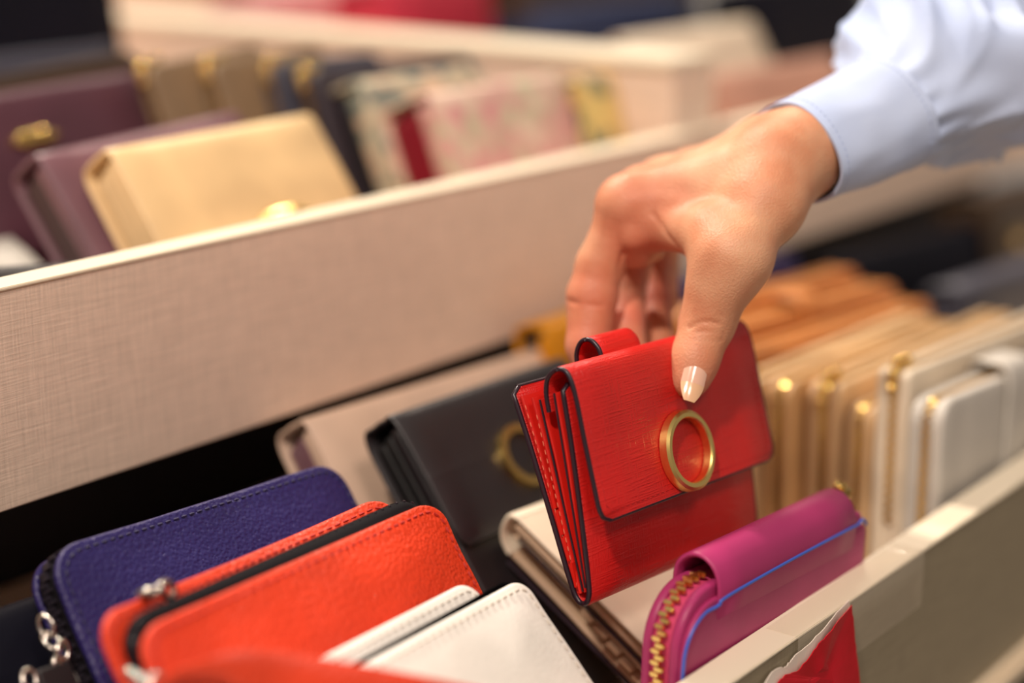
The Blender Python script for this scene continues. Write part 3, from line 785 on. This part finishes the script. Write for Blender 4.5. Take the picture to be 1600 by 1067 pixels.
def build_hand():
    h = 0.085
    lo = np.array([48.9, 26.8, -19.8]); hi = np.array([65.0, 40.0, -6.0])
    dims = np.ceil((hi - lo) / h).astype(int)
    ax = [(lo[i] + h * np.arange(dims[i])).astype(np.float32) for i in range(3)]
    X, Y, Z = np.meshgrid(*ax, indexing='ij')
    BIG = 3.0
    def cone(a, b):
        """distance to a rounded cone, evaluated only near it"""
        a4 = np.array(J[a]); b4 = np.array(J[b])
        m = max(a4[3], b4[3]) + 1.4
        l_ = np.minimum(a4[:3], b4[:3]) - m; u_ = np.maximum(a4[:3], b4[:3]) + m
        i0 = np.clip(((l_ - lo) / h).astype(int), 0, dims); i1 = np.clip(((u_ - lo) / h).astype(int) + 1, 0, dims)
        sl = tuple(slice(i0[k], i1[k]) for k in range(3))
        d = b4[:3] - a4[:3]; L2 = float(d @ d)
        x, y, z = X[sl] - a4[0], Y[sl] - a4[1], Z[sl] - a4[2]
        t = np.clip((x * d[0] + y * d[1] + z * d[2]) / L2, 0, 1)
        r = a4[3] + (b4[3] - a4[3]) * t
        return sl, np.sqrt((x - t * d[0]) ** 2 + (y - t * d[1]) ** 2 + (z - t * d[2]) ** 2) - r
    def smin(a, b, k):
        q = np.maximum(k - np.abs(a - b), 0) / k
        return np.minimum(a, b) - q * q * k * 0.25
    def union(F, pairs, k):
        for a, b in pairs:
            sl, d = cone(a, b); F[sl] = smin(F[sl], d, k)
        return F
    new = lambda: np.full(X.shape, BIG, np.float32)
    palm = union(new(), [('F0', 'F1'), ('F1', 'W1'), ('F1', 'W2'), ('W1', 'W2'), ('W1', 'CI'), ('W1', 'CM'), ('W2', 'CR'), ('W2', 'CP'), ('CI', 'MI'), ('CM', 'MM'), ('CR', 'MR'), ('CP', 'MP'), ('MI', 'MM'), ('MM', 'MR'), ('MR', 'MP'), ('CI', 'TC'), ('XA', 'XB'), ('HA', 'HB'), ('TC', 'HA')], 0.7)
    fingers = [
        (['CI', 'TC'], [('CI', 'TC'), ('TC', 'TM'), ('TM', 'TX'), ('TX', 'TI'), ('TI', 'TP'), ('TP', 'TT')], 0.55),
        (None, [('MI', 'I1'), ('I1', 'IP'), ('IP', 'ID'), ('ID', 'IT')], 0.22),
        (None, [('MM', 'MP1'), ('MP1', 'MD'), ('MD', 'MT')], 0.22),
        (None, [('MR', 'R1'), ('R1', 'RD'), ('RD', 'RT')], 0.22),
        (None, [('MP', 'P1'), ('P1', 'PD'), ('PD', 'PT')], 0.22)]
    F = palm.copy()
    for i, (_, pr, k) in enumerate(fingers):
        f = union(new(), pr, k)
        F = np.minimum(F, smin(palm, f, 0.8 if i == 0 else 0.5))
    thumb = union(new(), fingers[0][1], .5)
    web = union(smin(palm, thumb, .8), [('TM', 'WA'), ('WA', 'WB'), ('WB', 'MI')], 0.75)
    web = union(web, [('KC', 'KA'), ('KA', 'KB')], .25)
    F = np.minimum(F, web)
    # surface nets
    ins = F < 0
    n = ins[:-1, :-1, :-1].astype(np.int8)
    for dx in (0, 1):
        for dy in (0, 1):
            for dz in (0, 1):
                if dx or dy or dz: n = n + ins[dx:ins.shape[0] - 1 + dx, dy:ins.shape[1] - 1 + dy, dz:ins.shape[2] - 1 + dz]
    cell = (n > 0) & (n < 8)
    idx = np.full(cell.shape, -1, np.int64); cells = np.argwhere(cell); idx[cell] = np.arange(len(cells))
    acc = np.zeros((len(cells), 3)); cnt = np.zeros(len(cells))
    cor = [(a, b, c) for a in (0, 1) for b in (0, 1) for c in (0, 1)]
    for a in cor:
        for k in range(3):
            if a[k] == 0:
                b = list(a); b[k] = 1
                fa = F[cells[:, 0] + a[0], cells[:, 1] + a[1], cells[:, 2] + a[2]]; fb = F[cells[:, 0] + b[0], cells[:, 1] + b[1], cells[:, 2] + b[2]]
                m = (fa < 0) != (fb < 0)
                t = np.where(m, fa / np.where(fa - fb == 0, 1, fa - fb), 0)
                p_ = np.tile(np.array(a, float), (len(cells), 1)); p_[:, k] += t
                acc[m] += p_[m]; cnt[m] += 1
    V = lo + h * (cells + acc / cnt[:, None])
    quads = []
    for k in range(3):
        o = [0, 0, 0]; o[k] = 1
        a = ins[:ins.shape[0] - o[0], :ins.shape[1] - o[1], :ins.shape[2] - o[2]]; b = ins[o[0]:, o[1]:, o[2]:]
        e = np.argwhere(a != b); u, v = [q for q in range(3) if q != k]
        e = e[(e[:, u] > 0) & (e[:, v] > 0)]
        e = e[(e[:, 0] < cell.shape[0]) & (e[:, 1] < cell.shape[1]) & (e[:, 2] < cell.shape[2])]
        def g(du, dv):
            q = e.copy(); q[:, u] -= du; q[:, v] -= dv; return idx[q[:, 0], q[:, 1], q[:, 2]]
        quads.append(np.stack([g(0, 0), g(1, 0), g(1, 1), g(0, 1)], 1))
    Q = np.concatenate(quads); Q = Q[(Q >= 0).all(1)]
    # relax
    def relax(V, it, w_=.5):
        e = np.concatenate([Q[:, [0, 1]], Q[:, [1, 2]], Q[:, [2, 3]], Q[:, [3, 0]]])
        for _ in range(it):
            s_ = np.zeros_like(V); c = np.zeros(len(V))
            for i, j in ((0, 1), (1, 0)):
                for k in range(3): s_[:, k] += np.bincount(e[:, i], V[e[:, j], k], len(V))
                c += np.bincount(e[:, i], minlength=len(V))
            V = V + w_ * (s_ / np.maximum(c, 1)[:, None] - V)
        return V
    V = relax(V, 3)
    me = bpy.data.meshes.new('hand'); me.from_pydata(((V - np.array(PO)) * S).tolist(), [], Q.tolist())
    bm = bmesh.new(); bm.from_mesh(me); bmesh.ops.recalc_face_normals(bm, faces=bm.faces); bm.to_mesh(me); bm.free()
    nv = np.zeros(len(V) * 3); me.vertices.foreach_get('normal', nv); N = nv.reshape(-1, 3)
    # vein, tendon and crease relief
    def seg_d(P_, line):
        best = np.full(len(P_), 9.0)
        line = np.array(line)
        for a, b in zip(line[:-1], line[1:]):
            d = b - a; t = np.clip(((P_ - a) @ d) / (d @ d), 0, 1); best = np.minimum(best, np.linalg.norm(P_ - a - t[:, None] * d, axis=1))
        return best
    disp = np.zeros(len(V))
    for line, wd, am in RELIEF:
        d = seg_d(V, smooth_path(line, 5)); disp += am * np.exp(-(d / wd) ** 2)
    V = V + N * disp[:, None]
    me.vertices.foreach_set('co', (((V - np.array(PO)) * S)).astype(np.float32).ravel())
    at_ = me.attributes.new('flush', 'FLOAT', 'POINT')
    fl_ = np.zeros(len(V))
    for key, rr, am in (('IP', 1.5, .5), ('ID', 1.3, .6), ('IT', 1.2, .6), ('WB', 2.0, .55), ('MP1', 1.6, .7), ('MD', 1.4, .8), ('R1', 1.4, .8), ('RD', 1.4, .8), ('TM', 1.0, .3), ('TI', .9, .25), ('TT', 1.0, .45), ('MI', .9, .35)):
        c = np.array(J[key][:3]); fl_ = np.maximum(fl_, am * np.exp(-(np.linalg.norm(V - c, axis=1) / rr) ** 2))
    at_.data.foreach_set('value', fl_.astype(np.float32))
    for f in me.polygons: f.use_smooth = True
    me.materials.append(M['skin'])
    o = bpy.data.objects.new('arm_and_hand', me); C.objects.link(o); o.parent = person
    return o
RELIEF = [
    ([(52.30, 33.97, -12.29), (52.15, 33.17, -12.98), (51.87, 32.51, -13.78)], .12, -.06),
    ([(51.90, 34.66, -12.66), (51.97, 34.23, -13.04), (52.04, 33.90, -13.58)], .09, -.07),
    ([(51.41, 35.03, -12.51), (51.97, 34.73, -11.93), (52.43, 34.07, -11.69), (52.81, 33.22, -11.74)], .3, .05),
    ([(50.59, 31.27, -15.7), (50.72, 30.87, -15.46), (51.05, 30.42, -15.5), (51.75, 30.37, -15.87)], .07, -.075),
    ([(50.57, 31.2, -15.92), (50.72, 30.73, -15.76), (51.27, 30.29, -15.92)], .06, -.06),
    ([(50.45, 30.94, -16.08), (50.72, 30.59, -16.1), (51.21, 30.29, -16.09)], .06, -.05),
    ([(50.5, 31.0, -15.3), (51.0, 30.3, -15.2), (51.6, 30.3, -15.4)], .05, -.03),
    ([(53.75, 31.92, -11.92), (53.99, 31.16, -11.41), (54.23, 30.67, -11.04), (54.78, 30.35, -10.55), (55.52, 30.15, -10.01)], .17, .17),
    ([(54.06, 33.33, -11.66), (54.77, 32.56, -11.32), (55.38, 32.0, -10.81), (56.01, 31.46, -10.2), (56.53, 30.98, -9.75)], .16, .14),
    ([(51.45, 30.11, -13.15), (52.75, 30.28, -12.03), (54.21, 30.01, -11.08)], .3, .12),
    ([(52.71, 35.23, -11.32), (53.71, 34.09, -10.99), (54.97, 32.98, -10.57), (56.35, 31.93, -10.06)], .35, .10),
    ([(52.15, 35.34, -13.45), (52.13, 35.15, -13.95), (52.01, 35.17, -14.65)], .1, -.09),
    ([(51.17, 36.98, -15.67), (50.65, 36.0, -15.57), (51.2, 35.25, -15.66)], .09, -.07),
]
hand = build_hand()

# thumb nail: a curved plate lying on the last joint, facing the camera side
def thumb_nail():
    a = Vector(J['TP'][:3]); b = Vector(J['TT'][:3])
    t = (b - a).normalized()
    out = (Vector((0, 0, 0)) - a); out = (out - t * out.dot(t)).normalized()     # away from the pad
    out = (out - t.cross(out).normalized() * .2).normalized()
    s_ = t.cross(out).normalized()
    def plate(u0, u1, w0, w1, r, lift, name, mat, tip=0):
        mb = MB(); rows = []
        n = 12; m = 14
        for i in range(n + 1):
            u = u0 + (u1 - u0) * i / n
            q = (u - u0) / (u1 - u0)
            wd = w0 + (w1 - w0) * q
            if not tip: wd *= math.sqrt(max(.0, 1 - max(0, .25 - q) ** 2 / .0625 * .75))
            else: wd *= (1 - .55 * q ** 1.8)
            row = []
            for k in range(m + 1):
                an = (k / m * 2 - 1) * wd / r
                row.append(a + t * u + s_ * math.sin(an) * r + out * (math.cos(an) * r - r + lift + .02 * math.sin(q * 3)))
            rows.append(row)
        vs_ = [p_ for row in rows for p_ in row] + [p_ - out * .06 for row in rows for p_ in row]
        K = (n + 1) * (m + 1); fs = []
        for i in range(n):
            for k in range(m):
                q0 = i * (m + 1) + k; f = (q0, q0 + 1, q0 + m + 2, q0 + m + 1); fs.append(f); fs.append(tuple(x + K for x in f)[::-1])
        rim = [k for k in range(m + 1)] + [i * (m + 1) + m for i in range(1, n + 1)] + [n * (m + 1) + k for k in range(m - 1, -1, -1)] + [i * (m + 1) for i in range(n - 1, 0, -1)]
        for i in range(len(rim)):
            p0, p1 = rim[i], rim[(i + 1) % len(rim)]; fs.append((p0, p0 + K, p1 + K, p1))
        mb.add([tuple(p_ - PO) for p_ in vs_], fs)
        o = mb.build(name, mat, person); return o
    plate(-.42, 1.05, .44, .46, .62, .80, 'thumb_nail', 'nail')
    plate(1.05, 1.72, .46, .42, .62, .80, 'nail_tip', 'nail_tip', 1)
thumb_nail()

# sleeve
def sleeve():
    axis = [Vector(p_) for p_ in [(57.26, 31.09, -10.44), (61.52, 29.77, -9.39), (66.64, 28.92, -7.84), (75.31, 27.1, -5.77), (82.32, 25.42, -4.42)]]
    path = [Vector(p_) for p_ in smooth_path([tuple(a) for a in axis], 24)]
    L = [0]
    for a, b in zip(path[:-1], path[1:]): L.append(L[-1] + (b - a).length)
    def at_len(s_):
        s_ = max(0, min(s_, L[-1] - 1e-4))
        for i in range(len(L) - 1):
            if L[i + 1] > s_: break
        t = (s_ - L[i]) / (L[i + 1] - L[i]); return path[i].lerp(path[i + 1], t), (path[i + 1] - path[i]).normalized()
    def ring(s_, ra, rb, fold, n=120):
        c, t = at_len(s_)
        up = Vector((0, 0, 1)); sd = t.cross(up).normalized(); u = sd.cross(t).normalized()
        out = []
        for k in range(n):
            a = 2 * math.pi * k / n
            d = fold(s_, a)
            out.append(c + u * math.cos(a) * (ra + d) + sd * math.sin(a) * (rb + d))
        return out
    def cuff_fold(s_, a): return .07 * math.sin(3 * a + 1) + .05 * noise.noise(Vector((math.cos(a) * 2, math.sin(a) * 2, s_ * .6))) * 2
    CL = 4.6
    rings = []
    for k in range(25):
        s_ = CL * k / 24; rings.append(ring(s_, 1.92 + .26 * k / 24, 2.5 + .25 * k / 24, cuff_fold))
    for k in range(24, -1, -1):
        s_ = CL * k / 24; rings.append(ring(s_, 1.80 + .26 * k / 24, 2.38 + .25 * k / 24, cuff_fold))
    mb = MB(); mb.loft([[tuple(p_ - PO) for p_ in r] for r in rings], closed_path=True)
    body_rings = []
    def fold(s_, a):
        q = min(1, max(0, (s_ - CL) / 3.0))
        v = .5 * noise.noise(Vector((math.cos(a) * 1.3 + s_ * .22, math.sin(a) * 1.3, s_ * .35 + 5)))
        f1 = 1 - abs(noise.noise(Vector((math.cos(a) * .9 + 2, math.sin(a) * .9 + s_ * .28, s_ * .18)))) * 2
        f2 = 1 - abs(noise.noise(Vector((math.cos(a + s_ * .25) * 1.7, math.sin(a + s_ * .25) * 1.7 + 7, s_ * .12)))) * 2
        pleat = .10 * math.sin(a * 14) * math.exp(-(s_ - CL) / 1.2)
        return q * (v * 1.5 + .75 * (f1 ** 3 if f1 > 0 else 0) + .35 * (f2 ** 3 if f2 > 0 else 0)) + pleat + cuff_fold(CL, a) * (1 - q)
    n2 = 150
    for k in range(n2 + 1):
        s_ = CL - .35 + (L[-1] - CL + .3) * k / n2
        q = min(1, max(0, (s_ - CL) / 4.2)); q = q * q * (3 - 2 * q)
        lip = .0
        body_rings.append(ring(s_, 2.02 + 1.15 * q + .02 * s_ * q, 2.62 + 1.1 * q + .02 * s_ * q, fold))
    ms = MB(); ms.loft([[tuple(p_ - PO) for p_ in r] for r in body_rings], cap=False)
    so = ms.build('shirt_sleeve', 'cloth', person, angle=180)
    sol = so.modifiers.new('thickness', 'SOLIDIFY'); sol.thickness = .0009; sol.offset = -1
    cf = mb.build('cuff', 'cloth', so, angle=70)
    for s_, w2 in ((.35, .0), (CL - .3, .0)):
        rg = ring(s_, 1.92 + .26 * s_ / CL + .012, 2.5 + .25 * s_ / CL + .012, cuff_fold)
        st_ = MB()
        c, t = at_len(s_)
        pts = rg + [rg[0]]
        for p_, tt in resample([tuple(p_) for p_ in pts], .24):
            nrm_ = (p_ - c).normalized(); sd = tt.cross(nrm_).normalized()
            box(st_, p_ - PO, (.06, .014, .01), (tt, sd, nrm_))
        o = st_.build('stitching', 'cloth_thread', so, smooth=False); o['kind'] = 'stuff'
sleeve()
